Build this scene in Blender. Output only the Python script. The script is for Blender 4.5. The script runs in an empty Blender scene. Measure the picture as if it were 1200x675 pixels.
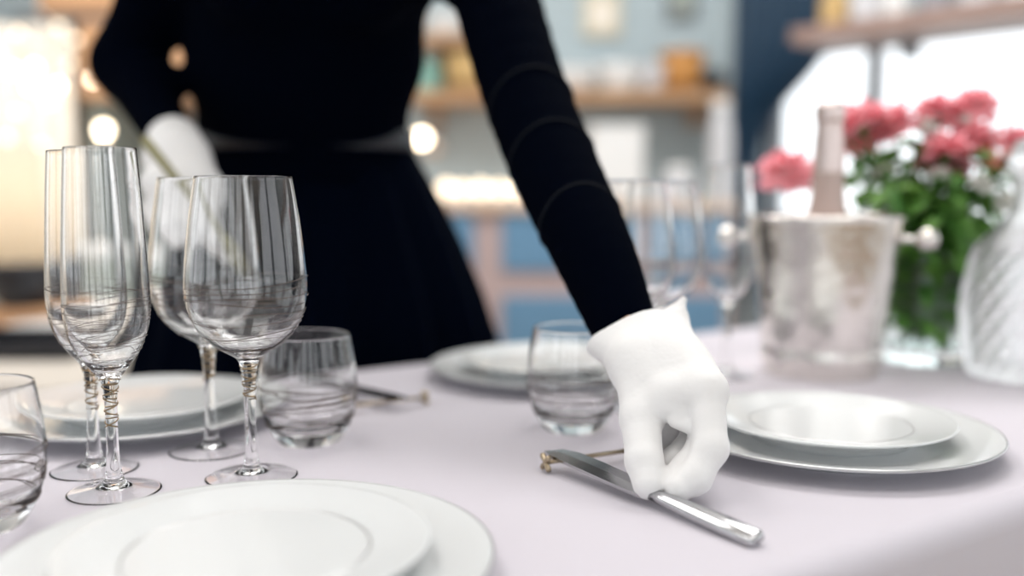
import bpy, bmesh, math, random
import numpy as np
from mathutils import Vector, Matrix, noise
R = random.Random(7)
sc = bpy.context.scene
col = sc.collection
PI = math.pi
# ------------------------------------------------------------------ camera, world, lights, exposure
cam_d = bpy.data.cameras.new('camera'); cam = bpy.data.objects.new('camera', cam_d); col.objects.link(cam)
cam.location = (0, 0, 0.975)
cam.rotation_euler = (math.radians(90 - 5.786), 0, 0)
cam_d.sensor_width = 36; cam_d.lens = 33.6; cam_d.clip_start = .01
cam_d.dof.use_dof = True; cam_d.dof.focus_distance = .715; cam_d.dof.aperture_fstop = 1.4
sc.camera = cam
sc.view_settings.view_transform = 'Standard'; sc.view_settings.look = 'None'
sc.view_settings.gamma = 1; sc.view_settings.use_curve_mapping = False
sc.view_settings.exposure = -0.10
sc.cycles.use_denoising = True; sc.cycles.blur_glossy = 0; sc.cycles.sample_clamp_indirect = 0
w = bpy.data.worlds.new('overcast_sky'); sc.world = w; w.use_nodes = True
bg = w.node_tree.nodes['Background']; bg.inputs[0].default_value = (.93, .97, 1, 1); bg.inputs[1].default_value = 2.2

def area(name, loc, rot, sx, sy, power, colr=(1, 1, 1)):
    l = bpy.data.lights.new(name, 'AREA'); l.shape = 'RECTANGLE'; l.size = sx; l.size_y = sy
    l.energy = power; l.color = colr
    o = bpy.data.objects.new(name, l); col.objects.link(o); o.location = loc; o.rotation_euler = rot
    return o
CEIL = 2.9
# unseen ceiling lamps added for overhead light (their fixtures are built further down)
PANELS = [(-.9, .2), (.7, .2), (-.9, 2.1), (.7, 2.1)]
for i, (x, y) in enumerate(PANELS):
    area('added_ceiling_light', (x, y, CEIL - .055), (0, 0, 0), 1.1, 1.1, 13 if y < 1 else 38, (1, .985, .97))

# ------------------------------------------------------------------ materials
def mat(name, base=(.8, .8, .8), rough=.5, metal=0, **kw):
    m = bpy.data.materials.new(name); m.use_nodes = True
    b = m.node_tree.nodes['Principled BSDF']
    b.inputs['Base Color'].default_value = (*base, 1)
    b.inputs['Roughness'].default_value = rough
    b.inputs['Metallic'].default_value = metal
    for k, v in kw.items():
        b.inputs[k].default_value = v
    return m
def nodes(m): return m.node_tree.nodes, m.node_tree.links, m.node_tree.nodes['Principled BSDF']
def add_bump(m, kind='noise', scale=50, strength=.2, dist=.002, detail=3):
    n, l, b = nodes(m)
    tc = n.new('ShaderNodeTexCoord')
    if kind == 'noise':
        t = n.new('ShaderNodeTexNoise'); t.inputs['Detail'].default_value = detail; out = t.outputs[0]
    elif kind == 'voronoi':
        t = n.new('ShaderNodeTexVoronoi'); out = t.outputs[0]
    else:
        t = n.new('ShaderNodeTexWave'); out = t.outputs[0]
    t.inputs['Scale'].default_value = scale
    l.new(tc.outputs['Object'], t.inputs['Vector'])
    bp = n.new('ShaderNodeBump'); bp.inputs['Strength'].default_value = strength; bp.inputs['Distance'].default_value = dist
    l.new(out, bp.inputs['Height']); l.new(bp.outputs[0], b.inputs['Normal'])
    return m
def add_grain(m, c1, c2, scale=8, stretch=(1, 1, 1), detail=4):
    n, l, b = nodes(m)
    tc = n.new('ShaderNodeTexCoord'); mp = n.new('ShaderNodeMapping'); mp.inputs['Scale'].default_value = stretch
    t = n.new('ShaderNodeTexNoise'); t.inputs['Scale'].default_value = scale; t.inputs['Detail'].default_value = detail
    r = n.new('ShaderNodeValToRGB'); r.color_ramp.elements[0].color = (*c1, 1); r.color_ramp.elements[1].color = (*c2, 1)
    r.color_ramp.elements[0].position = .3; r.color_ramp.elements[1].position = .7
    l.new(tc.outputs['Object'], mp.inputs[0]); l.new(mp.outputs[0], t.inputs['Vector']); l.new(t.outputs[0], r.inputs[0])
    l.new(r.outputs[0], b.inputs['Base Color'])
    return m
def emit(name, c, s):
    m = bpy.data.materials.new(name); m.use_nodes = True; n = m.node_tree.nodes; n.clear()
    e = n.new('ShaderNodeEmission'); e.inputs[0].default_value = (*c, 1); e.inputs[1].default_value = s
    o = n.new('ShaderNodeOutputMaterial'); m.node_tree.links.new(e.outputs[0], o.inputs[0]); return m
def glassmat(name, c=(1, 1, 1), rough=0, ior=1.45):
    m = bpy.data.materials.new(name); m.use_nodes = True; n = m.node_tree.nodes; n.clear()
    g = n.new('ShaderNodeBsdfGlass'); g.inputs['Color'].default_value = (*c, 1); g.inputs['Roughness'].default_value = rough; g.inputs['IOR'].default_value = ior
    o = n.new('ShaderNodeOutputMaterial'); m.node_tree.links.new(g.outputs[0], o.inputs[0]); return m
M = {}
M['cloth'] = add_bump(mat('lilac_linen', (.568, .536, .582), .85), 'noise', 900, .12, .0004)
M['porcelain'] = mat('white_porcelain', (.685, .695, .695), .12)
M['platinum'] = mat('platinum_line', (.55, .55, .55), .3, .8)
M['glass'] = glassmat('clear_glass', (1, 1, 1))
M['crystal'] = glassmat('cut_crystal', (1, 1, 1), .35, 1.4)
M['thickglass'] = glassmat('vase_glass', (.96, .99, .98), 0.0)
M['swirl'] = mat('painted_swirl', (.12, .09, .08), .35, .6)
M['swirlgold'] = mat('gilded_wrap', (.30, .22, .13), .3, .9)
M['steel'] = mat('polished_steel', (.50, .50, .51), .18, 1)
M['bronze'] = mat('aged_brass', (.42, .34, .24), .3, 1)
M['olive'] = mat('olive_reflection_steel', (.30, .28, .16), .35, 1)  # silver cutlery, its dark olive reflection put into the base colour
M['bucket'] = add_bump(mat('hammered_nickel', (.80, .76, .72), .22, 1), 'voronoi', 45, .25, .004)
M['nickel'] = mat('nickel', (.82, .78, .74), .2, 1)
M['foil'] = add_bump(mat('rose_silver_foil', (.72, .60, .57), .35, .85), 'noise', 60, .3, .003)
M['bottle'] = mat('blush_bottle_glass', (.50, .38, .34), .2)
M['dress'] = add_bump(mat('black_navy_knit', (.0003, .0010, .0036), .95), 'noise', 700, .15, .001)
M['dress'].node_tree.nodes['Principled BSDF'].inputs['Specular IOR Level'].default_value = .015
M['skirt'] = mat('black_navy_wool', (.0003, .0013, .0048), .95, **{'Specular IOR Level': .02})
M['seam'] = mat('charcoal_knit_ridge', (.0022, .0034, .0065), .9, **{'Specular IOR Level': .2})
M['belt'] = mat('dark_satin_belt', (.004, .006, .011), .45)
M['glove'] = add_bump(mat('white_cotton', (.76, .745, .735), .9, **{'Sheen Weight': .15}), 'noise', 90, .22, .0025, 2)
M['skin'] = mat('skin', (.62, .36, .25), .5, **{'Subsurface Weight': .0})
M['hair'] = add_grain(mat('dark_brown_hair', (.03, .018, .012), .5), (.02, .012, .008), (.06, .035, .02), 40, (8, 8, .6))
M['shoe'] = mat('black_leather', (.01, .01, .012), .3)
M['eye'] = mat('eye_white', (.7, .7, .7), .2); M['lip'] = mat('lip', (.45, .16, .14), .5)
M['rose'] = add_grain(mat('coral_pink_petal', (.95, .42, .42), .6), (.92, .34, .41), (.97, .52, .55), 25)
M['paleflower'] = mat('white_petal', (.85, .84, .80), .6)
M['peach'] = mat('peach_petal', (.85, .42, .30), .6)
M['leaf'] = add_grain(mat('green_leaf', (.08, .23, .04), .5), (.05, .18, .03), (.20, .40, .08), 18)
M['stem'] = mat('green_stem', (.07, .19, .04), .5)
M['wall'] = add_bump(mat('grey_blue_plaster', (.42, .50, .53), .85), 'noise', 30, .1, .003)
M['navy'] = mat('navy_paint', (.006, .035, .075), .5)
M['white'] = mat('white_paint', (.80, .80, .79), .5)
M['cream'] = add_bump(mat('cream_fabric', (.86, .79, .69), .9), 'noise', 200, .2, .001)
M['wood'] = add_grain(mat('warm_oak', (.42, .25, .13), .5), (.33, .18, .09), (.50, .31, .17), 5, (1, 12, 12))
M['brownwood'] = add_grain(mat('brown_walnut', (.34, .23, .19), .5), (.26, .16, .13), (.40, .28, .24), 5, (1, 12, 12))
M['copper'] = add_grain(mat('tan_wood', (.60, .33, .17), .45), (.52, .27, .13), (.68, .40, .22), 5, (1, 1, 10))
M['blush'] = mat('blush_grey_paint', (.48, .37, .36), .5)
M['blue'] = mat('dusty_blue_paint', (.13, .27, .42), .5)
M['counter'] = mat('tan_counter', (.62, .45, .33), .4)
M['floor'] = add_grain(mat('oak_floor', (.4, .28, .18), .45), (.30, .20, .12), (.45, .31, .20), 3, (1, 14, 1))
M['black'] = mat('black_glaze', (.006, .007, .012), .25)
M['teal'] = mat('teal_glass_jar', (.22, .42, .36), .15)
M['straw'] = add_bump(mat('straw_wicker', (.62, .42, .18), .7), 'wave', 60, .5, .004)
M['amber'] = mat('amber_wicker', (.52, .24, .06), .6)
M['jar'] = mat('frosted_jar', (.62, .62, .64), .2)
M['greyjar'] = mat('grey_jar', (.30, .31, .34), .2)
M['frame'] = mat('dark_grey_metal', (.12, .13, .15), .4)
M['paper'] = mat('cream_print', (.62, .57, .44), .8)
M['bulb'] = emit('warm_bulb', (1, .82, .60), 13)
M['softbulb'] = emit('soft_warm_bulb', (1, .82, .60), 4)
M['panel'] = emit('panel_diffuser', (1, .985, .96), 4)
M['pane'] = glassmat('window_pane', (1, 1, 1), 0, 1.02)
M['beige'] = add_bump(mat('beige_linen', (.55, .50, .44), .9), 'noise', 500, .1, .0005)
M['grey_green'] = mat('sage_paint', (.34, .38, .34), .7)
def thin_petal(m, amount):                           # light passes through petals and leaves
    n, l, b = nodes(m); out = n['Material Output']
    t = n.new('ShaderNodeBsdfTranslucent'); mx_ = n.new('ShaderNodeMixShader'); mx_.inputs[0].default_value = amount
    src = b.inputs['Base Color']
    if src.links: l.new(src.links[0].from_socket, t.inputs[0])
    else: t.inputs[0].default_value = src.default_value
    l.new(b.outputs[0], mx_.inputs[1]); l.new(t.outputs[0], mx_.inputs[2]); l.new(mx_.outputs[0], out.inputs[0])
for k_, a_ in (('rose', .45), ('peach', .45), ('paleflower', .4), ('leaf', .4)): thin_petal(M[k_], a_)
cm = bpy.data.materials.new('lampshade_linen'); cm.use_nodes = True; n = cm.node_tree.nodes; n.clear()
d = n.new('ShaderNodeBsdfDiffuse'); d.inputs[0].default_value = (.86, .78, .66, 1); t = n.new('ShaderNodeBsdfTranslucent'); t.inputs[0].default_value = (.90, .80, .66, 1)
mx = n.new('ShaderNodeMixShader'); mx.inputs[0].default_value = .6; o = n.new('ShaderNodeOutputMaterial')
cm.node_tree.links.new(d.outputs[0], mx.inputs[1]); cm.node_tree.links.new(t.outputs[0], mx.inputs[2]); cm.node_tree.links.new(mx.outputs[0], o.inputs[0])
M['lampshade'] = cm

# ------------------------------------------------------------------ helpers
def tag(o, label=None, cat=None, group=None, kind=None):
    if label: o['label'] = label
    if cat: o['category'] = cat
    if group: o['group'] = group
    if kind: o['kind'] = kind
    return o
def link(name, me, m=None, parent=None, smooth=False):
    if m is not None: me.materials.append(M[m] if isinstance(m, str) else m)
    if smooth:
        for p in me.polygons: p.use_smooth = True
    o = bpy.data.objects.new(name, me); col.objects.link(o)
    if parent: o.parent = parent
    return o
def from_bm(name, bm, m=None, parent=None, smooth=False):
    me = bpy.data.meshes.new(name); bm.normal_update(); bm.to_mesh(me); bm.free()
    return link(name, me, m, parent, smooth)
def raw(name, v, f, m=None, parent=None, smooth=False):
    me = bpy.data.meshes.new(name); me.from_pydata([tuple(p) for p in v], [], f); me.update()
    return link(name, me, m, parent, smooth)
def empty(name, loc=(0, 0, 0), rz=0):
    o = bpy.data.objects.new(name, None); col.objects.link(o); o.location = loc; o.rotation_euler = (0, 0, rz); o.empty_display_size = .05
    return o
def thing(name, label, cat, loc=(0, 0, 0), rz=0, group=None): return tag(empty(name, loc, rz), label, cat, group)
def copy_tree(o, parent=None):
    c = o.copy(); col.objects.link(c); c.parent = parent
    for ch in o.children: copy_tree(ch, c)
    return c
def clone(o, label, loc, rz=0):
    c = copy_tree(o); c.location = loc; c.rotation_euler = (0, 0, rz); c['label'] = label
    return c
def bm_box(bm, c, s, rot=None, bevel=0):
    r = bmesh.ops.create_cube(bm, size=1); vs = r['verts']
    mtx = Matrix.Translation(c) @ (rot.to_4x4() if rot else Matrix.Identity(4)) @ Matrix.Diagonal((*s, 1))
    bmesh.ops.transform(bm, matrix=mtx, verts=vs)
    if bevel:
        es = list({e for v in vs for e in v.link_edges})
        bmesh.ops.bevel(bm, geom=es, offset=bevel, segments=2, affect='EDGES', profile=.5)
    return bm
def box(name, c, s, m, parent=None, rot=None, bevel=.004):
    return from_bm(name, bm_box(bmesh.new(), c, s, rot, bevel), m, parent)
def spline(pts, n=6):
    P = [Vector(p) for p in pts]; out = []
    for i in range(len(P) - 1):
        p0 = P[max(i - 1, 0)]; p1 = P[i]; p2 = P[i + 1]; p3 = P[min(i + 2, len(P) - 1)]
        for k in range(n):
            t = k / n
            out.append(.5 * ((2 * p1) + (p2 - p0) * t + (2 * p0 - 5 * p1 + 4 * p2 - p3) * t * t + (3 * p1 - p0 - 3 * p2 + p3) * t ** 3))
    out.append(P[-1]); return out
def lathe_data(prof, seg=64, rfun=None):
    v = []; f = []; rows = []
    for j, (r, z) in enumerate(prof):
        if r < 1e-6:
            rows.append([len(v)]); v.append((0, 0, z))
        else:
            a = len(v); rows.append(list(range(a, a + seg)))
            for i in range(seg):
                t = 2 * PI * i / seg; rr = r * (rfun(t, z, j) if rfun else 1)
                v.append((rr * math.cos(t), rr * math.sin(t), z))
    for A, B in zip(rows, rows[1:]):
        for i in range(seg):
            k = (i + 1) % seg
            if len(A) == 1 and len(B) == 1: continue
            if len(A) == 1: f.append((A[0], B[k], B[i]))
            elif len(B) == 1: f.append((A[i], A[k], B[0]))
            else: f.append((A[i], A[k], B[k], B[i]))
    return v, f
def lathe(name, prof, m, parent=None, seg=64, smooth=True, rfun=None):
    v, f = lathe_data([(p[0], p[1]) for p in prof], seg, rfun)
    return raw(name, v, f, m, parent, smooth)
def tube_data(path, rad, sides=6, closed=False, v=None, f=None):
    v = [] if v is None else v; f = [] if f is None else f
    P = [Vector(p) for p in path]; n = len(P); base = len(v); up = None
    for i, p in enumerate(P):
        t = (P[(i + 1) % n] - P[i - 1]) if closed else (P[min(i + 1, n - 1)] - P[max(i - 1, 0)])
        t.normalize()
        if up is None: up = t.orthogonal().normalized()
        up = (up - t * up.dot(t)); up = up.normalized() if up.length > 1e-6 else t.orthogonal().normalized()
        s = t.cross(up); r = rad[i] if isinstance(rad, (list, tuple)) else rad
        for k in range(sides):
            a = 2 * PI * k / sides; v.append(tuple(p + (up * math.cos(a) + s * math.sin(a)) * r))
    for i in range(n if closed else n - 1):
        j = (i + 1) % n
        for k in range(sides):
            k2 = (k + 1) % sides
            f.append((base + i * sides + k, base + i * sides + k2, base + j * sides + k2, base + j * sides + k))
    if not closed:
        f.append(tuple(base + k for k in reversed(range(sides)))); f.append(tuple(base + (n - 1) * sides + k for k in range(sides)))
    return v, f
def tube(name, path, rad, m, parent=None, sides=8, closed=False):
    v, f = tube_data(path, rad, sides, closed); return raw(name, v, f, m, parent, True)

# signed-distance modelling: tapered capsules and ellipsoids blended into one continuous skin
class SDF:
    def __init__(s, lo, hi, vox):
        s.lo = np.array(lo, float); s.vox = vox
        s.n = np.ceil((np.array(hi) - s.lo) / vox).astype(int) + 1
        s.F = np.full(s.n, .08)
    def block(s, lo, hi):
        a = np.clip(np.floor((np.array(lo) - s.lo) / s.vox).astype(int), 0, s.n); b = np.clip(np.ceil((np.array(hi) - s.lo) / s.vox).astype(int) + 1, 0, s.n)
        sl = tuple(slice(i, j) for i, j in zip(a, b))
        g = np.meshgrid(*[s.lo[i] + s.vox * np.arange(a[i], b[i]) for i in range(3)], indexing='ij')
        return sl, np.stack(g, -1)
    def merge(s, sl, d, k):
        A = s.F[sl]
        if k <= 0: s.F[sl] = np.minimum(A, d)
        else:
            h = np.maximum(k - np.abs(A - d), 0) / k
            s.F[sl] = np.minimum(A, d) - h * h * k * .25
    def cone(s, a, b, ra, rb, k=.01):
        a = np.array(a, float); b = np.array(b, float); m = max(ra, rb) + .05
        sl, P = s.block(np.minimum(a, b) - m, np.maximum(a, b) + m)
        ba = b - a; t = np.clip(((P - a) @ ba) / max(ba @ ba, 1e-12), 0, 1)
        s.merge(sl, np.linalg.norm(P - a - t[..., None] * ba, axis=-1) - (ra + (rb - ra) * t), k)
    def chain(s, pts, rs, k=.01):
        for i in range(len(pts) - 1): s.cone(pts[i], pts[i + 1], rs[i], rs[i + 1], k)
    def ell(s, c, r, k=.01, rz=0, cut=False):
        c = np.array(c, float); r = np.array(r, float); m = r.max() + .05
        sl, P = s.block(c - m, c + m); Q = P - c
        if rz:
            cs, sn = math.cos(rz), math.sin(rz); Q = np.stack([Q[..., 0] * cs + Q[..., 1] * sn, -Q[..., 0] * sn + Q[..., 1] * cs, Q[..., 2]], -1)
        k0 = np.linalg.norm(Q / r, axis=-1); k1 = np.linalg.norm(Q / (r * r), axis=-1)
        d = k0 * (k0 - 1) / np.maximum(k1, 1e-9)
        if cut: s.F[sl] = np.maximum(s.F[sl], -d)
        else: s.merge(sl, d, k)
    def plane_cut(s, p, nrm):                       # removes the side the normal points to
        sl, P = s.block(s.lo, s.lo + s.vox * s.n); nrm = np.array(nrm, float); nrm /= np.linalg.norm(nrm)
        s.F[sl] = np.maximum(s.F[sl], (P - np.array(p)) @ nrm)
    def mesh(s, name, m, parent=None):
        F = s.F.copy(); F[0] = F[-1] = .05; F[:, 0] = F[:, -1] = .05; F[:, :, 0] = F[:, :, -1] = .05
        ins = F < 0; n0, n1, n2 = F.shape
        acc = np.zeros((n0 - 1, n1 - 1, n2 - 1, 3)); cnt = np.zeros((n0 - 1, n1 - 1, n2 - 1))
        corners = [(i, j, k) for i in (0, 1) for j in (0, 1) for k in (0, 1)]
        def C(A, c): return A[c[0]:n0 - 1 + c[0], c[1]:n1 - 1 + c[1], c[2]:n2 - 1 + c[2]]
        for c in corners:
            for ax in range(3):
                if c[ax]: continue
                e = list(c); e[ax] = 1
                fa, fb = C(F, c), C(F, e); x = (fa < 0) != (fb < 0)
                t = np.where(x, fa / np.where(x, fa - fb, 1), 0)
                for q in range(3): acc[..., q] += np.where(x, c[q] + (t if q == ax else 0), 0)
                cnt += x
        act = cnt > 0; idx = np.full(cnt.shape, -1); idx[act] = np.arange(act.sum())
        cell = np.argwhere(act); V = s.lo + s.vox * (cell + acc[act] / cnt[act][:, None])
        faces = []
        for ax in range(3):
            u, w_ = [q for q in range(3) if q != ax]
            if ax == 1: u, w_ = w_, u
            lo = [slice(1, -1)] * 3; lo[ax] = slice(0, -1)
            a = ins[tuple(lo)]; lo2 = list(lo); lo2[ax] = slice(1, None); b = ins[tuple(lo2)]
            E = np.argwhere(a != b); sgn = a[a != b]
            E = E + np.array([0 if q == ax else 1 for q in range(3)])
            def I(du, dw):
                c = E.copy(); c[:, u] -= du; c[:, w_] -= dw; return idx[c[:, 0], c[:, 1], c[:, 2]]
            Q = np.stack([I(1, 1), I(0, 1), I(0, 0), I(1, 0)], 1)
            Q[~sgn] = Q[~sgn][:, ::-1]
            faces.append(Q)
        Q = np.concatenate(faces)
        me = bpy.data.meshes.new(name)
        me.vertices.add(len(V)); me.vertices.foreach_set('co', V.ravel())
        me.loops.add(Q.size); me.loops.foreach_set('vertex_index', Q.ravel().astype(np.int32))
        me.polygons.add(len(Q)); me.polygons.foreach_set('loop_start', np.arange(0, Q.size, 4, dtype=np.int32))
        me.polygons.foreach_set('use_smooth', np.ones(len(Q), dtype=bool))
        me.update(calc_edges=True); me.validate()
        return link(name, me, m, parent)

# ------------------------------------------------------------------ the room
def wallbox(name, c, s, m, kind='structure', rot=None, parent=None):
    o = box(name, c, s, m, parent, rot, 0)
    if not parent: tag(o, kind=kind)
    return o
wallbox('floor', (0, .6, -.05), (7.2, 7.4, .1), 'floor')
wallbox('ceiling', (0, .6, CEIL + .05), (7.2, 7.4, .1), 'white')
wallbox('wall_back', (-1.25, 3.88, CEIL / 2), (4.1, .1, CEIL), 'wall')
wallbox('wall_left', (-3.3, 3.0, CEIL / 2), (.1, 2.0, CEIL), 'white')
for sx in (-3.3, 3.3):                                # unseen side openings added to brighten the edges of the glasses
    wallbox('wall_side_added_sill', (sx, -.45, .4), (.1, 4.9, .8), 'white'); wallbox('wall_side_added_header', (sx, -.45, 2.65), (.1, 4.9, .5), 'white')
    for y_, w_ in ((-2.7, .4), (-.7, .3), (1.1, .3)): wallbox('wall_side_added_pier', (sx, y_, 1.6), (.1, w_, 1.6), 'wall')
# angled window wall
A0 = Vector((1.10, 3.45, 0)); AD = Vector((.647, -.763, 0)).normalized(); AN = Vector((-AD.y, AD.x, 0)) * 1.0   # AN points out of the room
AROT = Matrix.Rotation(math.atan2(AD.y, AD.x), 3, 'Z')
def on_wall(t, out, z): return A0 + AD * t + AN * out + Vector((0, 0, z))
WL = 3.2
W0 = -.50; WM = (WL + W0) / 2; WW = WL - W0
wallbox('wall_right', on_wall(WM, .08, .42), (WW, .16, .84), 'wall', rot=AROT)
wallbox('wall_above_window', on_wall(WM, .08, (1.50 + CEIL) / 2), (WW, .16, CEIL - 1.50), 'wall', rot=AROT)
wallbox('wall_corner', on_wall(-.375, .08, 1.17), (.25, .16, .66), 'wall', rot=AROT)
win = empty('window_1'); tag(win, 'bright window under the long shelf with dark mullion', kind='structure')
for t in (-.235, .17, 1.0, 1.85, 2.7, 3.17):
    box('mullion', on_wall(t, .06, 1.17), (.04, .06, .66), 'frame', win, AROT, .004)
for z in (.86, 1.48):
    box('frame_rail', on_wall((WL - .25) / 2, .06, z), (WL + .25, .07, .04), 'frame', win, AROT, .004)
for a, b in ((-.215, .15), (.19, .98), (1.02, 1.83), (1.87, 2.68), (2.72, 3.15)):
    box('pane', on_wall((a + b) / 2, .06, 1.17), (b - a, .006, .60), 'pane', win, AROT, 0)
# right flank of the room towards the open front
# front added unseen behind the viewpoint; piers and open gaps streak the glasses' reflections
wallbox('wall_front_added_sill', (0, -3.0, .2), (6.6, .16, .4), 'white')
wallbox('wall_front_added_header', (0, -3.0, 2.7), (6.6, .16, .4), 'white')
for x, w_ in ((-2.95, .7), (-1.55, .35), (-.45, .35), (.65, .35), (1.75, .35), (2.95, .7)):
    wallbox('wall_front_added_pier', (x, -3.0, 1.45), (w_, .16, 2.1), 'wall')
for i, (x, y) in enumerate(PANELS):
    p = thing('added_ceiling_lamp', ['added square ceiling fill lamp at front left, unseen', 'added square ceiling fill lamp at front right, unseen', 'added square ceiling fill lamp at back left, unseen', 'added square ceiling fill lamp at back right, unseen'][i], 'ceiling lamp', (x, y, CEIL), 0, 'added ceiling fill lamps')
    box('housing', (0, 0, -.02), (1.2, 1.2, .04), 'white', p)  # unseen housing added for the overhead fill light

# ------------------------------------------------------------------ table and cloth
TZ = .75; TH = math.radians(33)
TU = Vector((math.cos(TH), math.sin(TH), 0)); TN = Vector((-math.sin(TH), math.cos(TH), 0))
def tab(u, n, z=0): return TU * u + TN * n + Vector((0, 0, TZ + z))
U0, U1, N0, N1 = -.55, 1.75, .365, 1.12
tc_ = TU * ((U0 + U1) / 2) + TN * ((N0 + N1) / 2)
LX, LY = U1 - U0, N1 - N0
tbl = thing('dining_table', 'long dining table hidden beneath the lilac cloth', 'table', (tc_.x, tc_.y, 0), TH)
box('tabletop', (0, 0, TZ - .024), (LX - .012, LY - .012, .036), 'wood', tbl)
for sx in (-1, 1):
    for sy in (-1, 1):
        box('leg', (sx * (LX / 2 - .1), sy * (LY / 2 - .1), .354), (.07, .07, .708), 'wood', tbl)
def cloth():
    # rounded-rectangle rings from the middle of the top out over the edge and down in soft folds
    rings = []; cr = .03
    def rr(hx, hy, z, wav=0):
        pts = []; per = []
        for (cx, cy, a0) in ((hx - cr, hy - cr, 0), (-hx + cr, hy - cr, PI / 2), (-hx + cr, -hy + cr, PI), (hx - cr, -hy + cr, 3 * PI / 2)):
            for i in range(7):
                a = a0 + PI / 2 * i / 6; per.append((cx + cr * math.cos(a), cy + cr * math.sin(a), math.cos(a), math.sin(a)))
        out = []
        for i in range(len(per)):
            p, q = per[i], per[(i + 1) % len(per)]
            L = math.hypot(p[0] - q[0], p[1] - q[1]); k = max(1, int(L / .03))
            for j in range(k):
                t = j / k; out.append([p[m_] * (1 - t) + q[m_] * t for m_ in range(4)])
        acc = 0
        for i, p in enumerate(out):
            wv = wav * (math.sin(acc * 22) + .5 * math.sin(acc * 37 + 1.3)); pts.append((p[0] + p[2] * wv, p[1] + p[3] * wv, z))
            q = out[(i + 1) % len(out)]; acc += math.hypot(p[0] - q[0], p[1] - q[1])
        return pts
    hx, hy = LX / 2, LY / 2; b = .02
    N = len(rr(hx, hy, 0))
    for k in range(6):
        a = PI / 2 * k / 5
        rings.append(rr(hx + 0 * k, hy, TZ - b + b * math.cos(a), 0) if k == 99 else [(p[0] + (math.sin(a) - 1) * b * (1 if p[0] > 0 else -1) * (abs(p[0]) > hx - .04), p[1] + (math.sin(a) - 1) * b * (1 if p[1] > 0 else -1) * (abs(p[1]) > hy - .04), TZ - b + b * math.cos(a)) for p in rr(hx, hy, 0)])
    for z, wv in ((.70, .001), (.64, .004), (.55, .008), (.45, .011), (.35, .014)):
        rings.append(rr(hx + wv, hy + wv, z, wv))
    v = [p for r_ in rings for p in r_]; f = [tuple(range(N))]
    for j in range(len(rings) - 1):
        for i in range(N):
            k = (i + 1) % N; f.append((j * N + i, (j + 1) * N + i, (j + 1) * N + k, j * N + k))
    o = raw('tablecloth', v, f, 'cloth'); me = o.data
    for p in me.polygons: p.use_smooth = len(p.vertices) == 4
    o.location = (tc_.x, tc_.y, 0); o.rotation_euler = (0, 0, TH)
    return o
tag(cloth(), 'pale lilac linen cloth spread over the dining table', 'tablecloth')

# ------------------------------------------------------------------ plates
def make_charger():
    t = thing('charger_plate', '', 'plate')
    prof = [(0, .003), (.086, .003), (.088, 0), (.092, 0), (.094, .003), (.118, .009), (.1395, .0145), (.1415, .0155), (.142, .0165), (.1412, .0175), (.139, .0172), (.118, .0125), (.098, .0078), (.092, .0068), (0, .0066)]
    lathe('dish', prof, 'porcelain', t, 128)
    lathe('rim_line', [(.1420, .0160), (.1424, .0166), (.1420, .0174), (.1412, .0178), (.1405, .01765), (.1408, .0170)], 'platinum', t, 128)
    return t
def make_plate():
    t = thing('dinner_plate', '', 'plate')
    prof = [(0, .003), (.062, .003), (.064, 0), (.068, 0), (.070, .003), (.086, .011), (.1025, .0165), (.1043, .0175), (.105, .0185), (.1043, .0192), (.1025, .0189), (.086, .0158), (.071, .0130), (.066, .0126), (0, .0122)]
    lathe('dish', prof, 'porcelain', t, 128)
    lathe('well_line', [(.0686, .0126), (.0689, .0131), (.0699, .0133), (.0703, .0127)], 'platinum', t, 128)
    return t
PL = {'F': (-.152, .534), 'R': (.284, .8375), 'L': (-.366, .928), 'B': (.042, 1.150)}
CL = {'F': 'large white charger plate nearest the camera', 'R': 'white charger plate with silver edge beyond the reaching gloved hand', 'L': 'white charger plate behind the two flutes', 'B': 'far white charger plate behind the tumbler left of the reaching arm'}
DL = {'F': 'white dinner plate with thin grey ring, nearest the camera', 'R': 'white dinner plate in front of the ice bucket', 'L': 'white dinner plate behind the wine glass stems', 'B': 'far white dinner plate beside the black skirt'}
ch0 = make_charger(); pl0 = make_plate()
for i, k in enumerate('FRLB'):
    c = ch0 if i == 0 else copy_tree(ch0); c.location = (*PL[k], TZ); c['label'] = CL[k]; c['group'] = 'charger plates of the four place settings'
    c = pl0 if i == 0 else copy_tree(pl0); c.location = (*PL[k], TZ + .0068); c['label'] = DL[k]; c['group'] = 'dinner plates on the chargers'

# ------------------------------------------------------------------ glassware
def prof_r(outer, z):
    for a, b in zip(outer, outer[1:]):
        if min(a[1], b[1]) <= z <= max(a[1], b[1]) and abs(a[1] - b[1]) > 1e-9:
            t = (z - a[1]) / (b[1] - a[1]); return a[0] + (b[0] - a[0]) * t
    return outer[-1][0]
def swirls(outer, z0, z1, n, seed, parent, tr=.00024, turns=1.0):
    r_ = random.Random(seed); v = []; f = []
    for k in range(n):
        zc = z0 + (z1 - z0) * (k + .5 + r_.uniform(-.35, .35)) / n
        ph = r_.uniform(0, 6.28); am = r_.uniform(.0008, .0032); ph2 = r_.uniform(0, 6.28); arc = r_.choice([1, 1, .8, .6]); path = []
        S = 64
        for i in range(S + 1):
            a = ph + 2 * PI * arc * i / S
            z = zc + am * math.sin(a + ph2) + .0009 * math.sin(3 * a + ph) + (i / S - .5) * .003 * r_.choice([1])
            z = min(max(z, z0 - .003), z1 + .004); rr = prof_r(outer, z) + tr * .6
            path.append((rr * math.cos(a), rr * math.sin(a), z))
        tube_data(path, tr * r_.uniform(.7, 1.5), 4, False, v, f)
    return raw('swirl_lines', v, f, 'swirl', parent, True)
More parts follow.
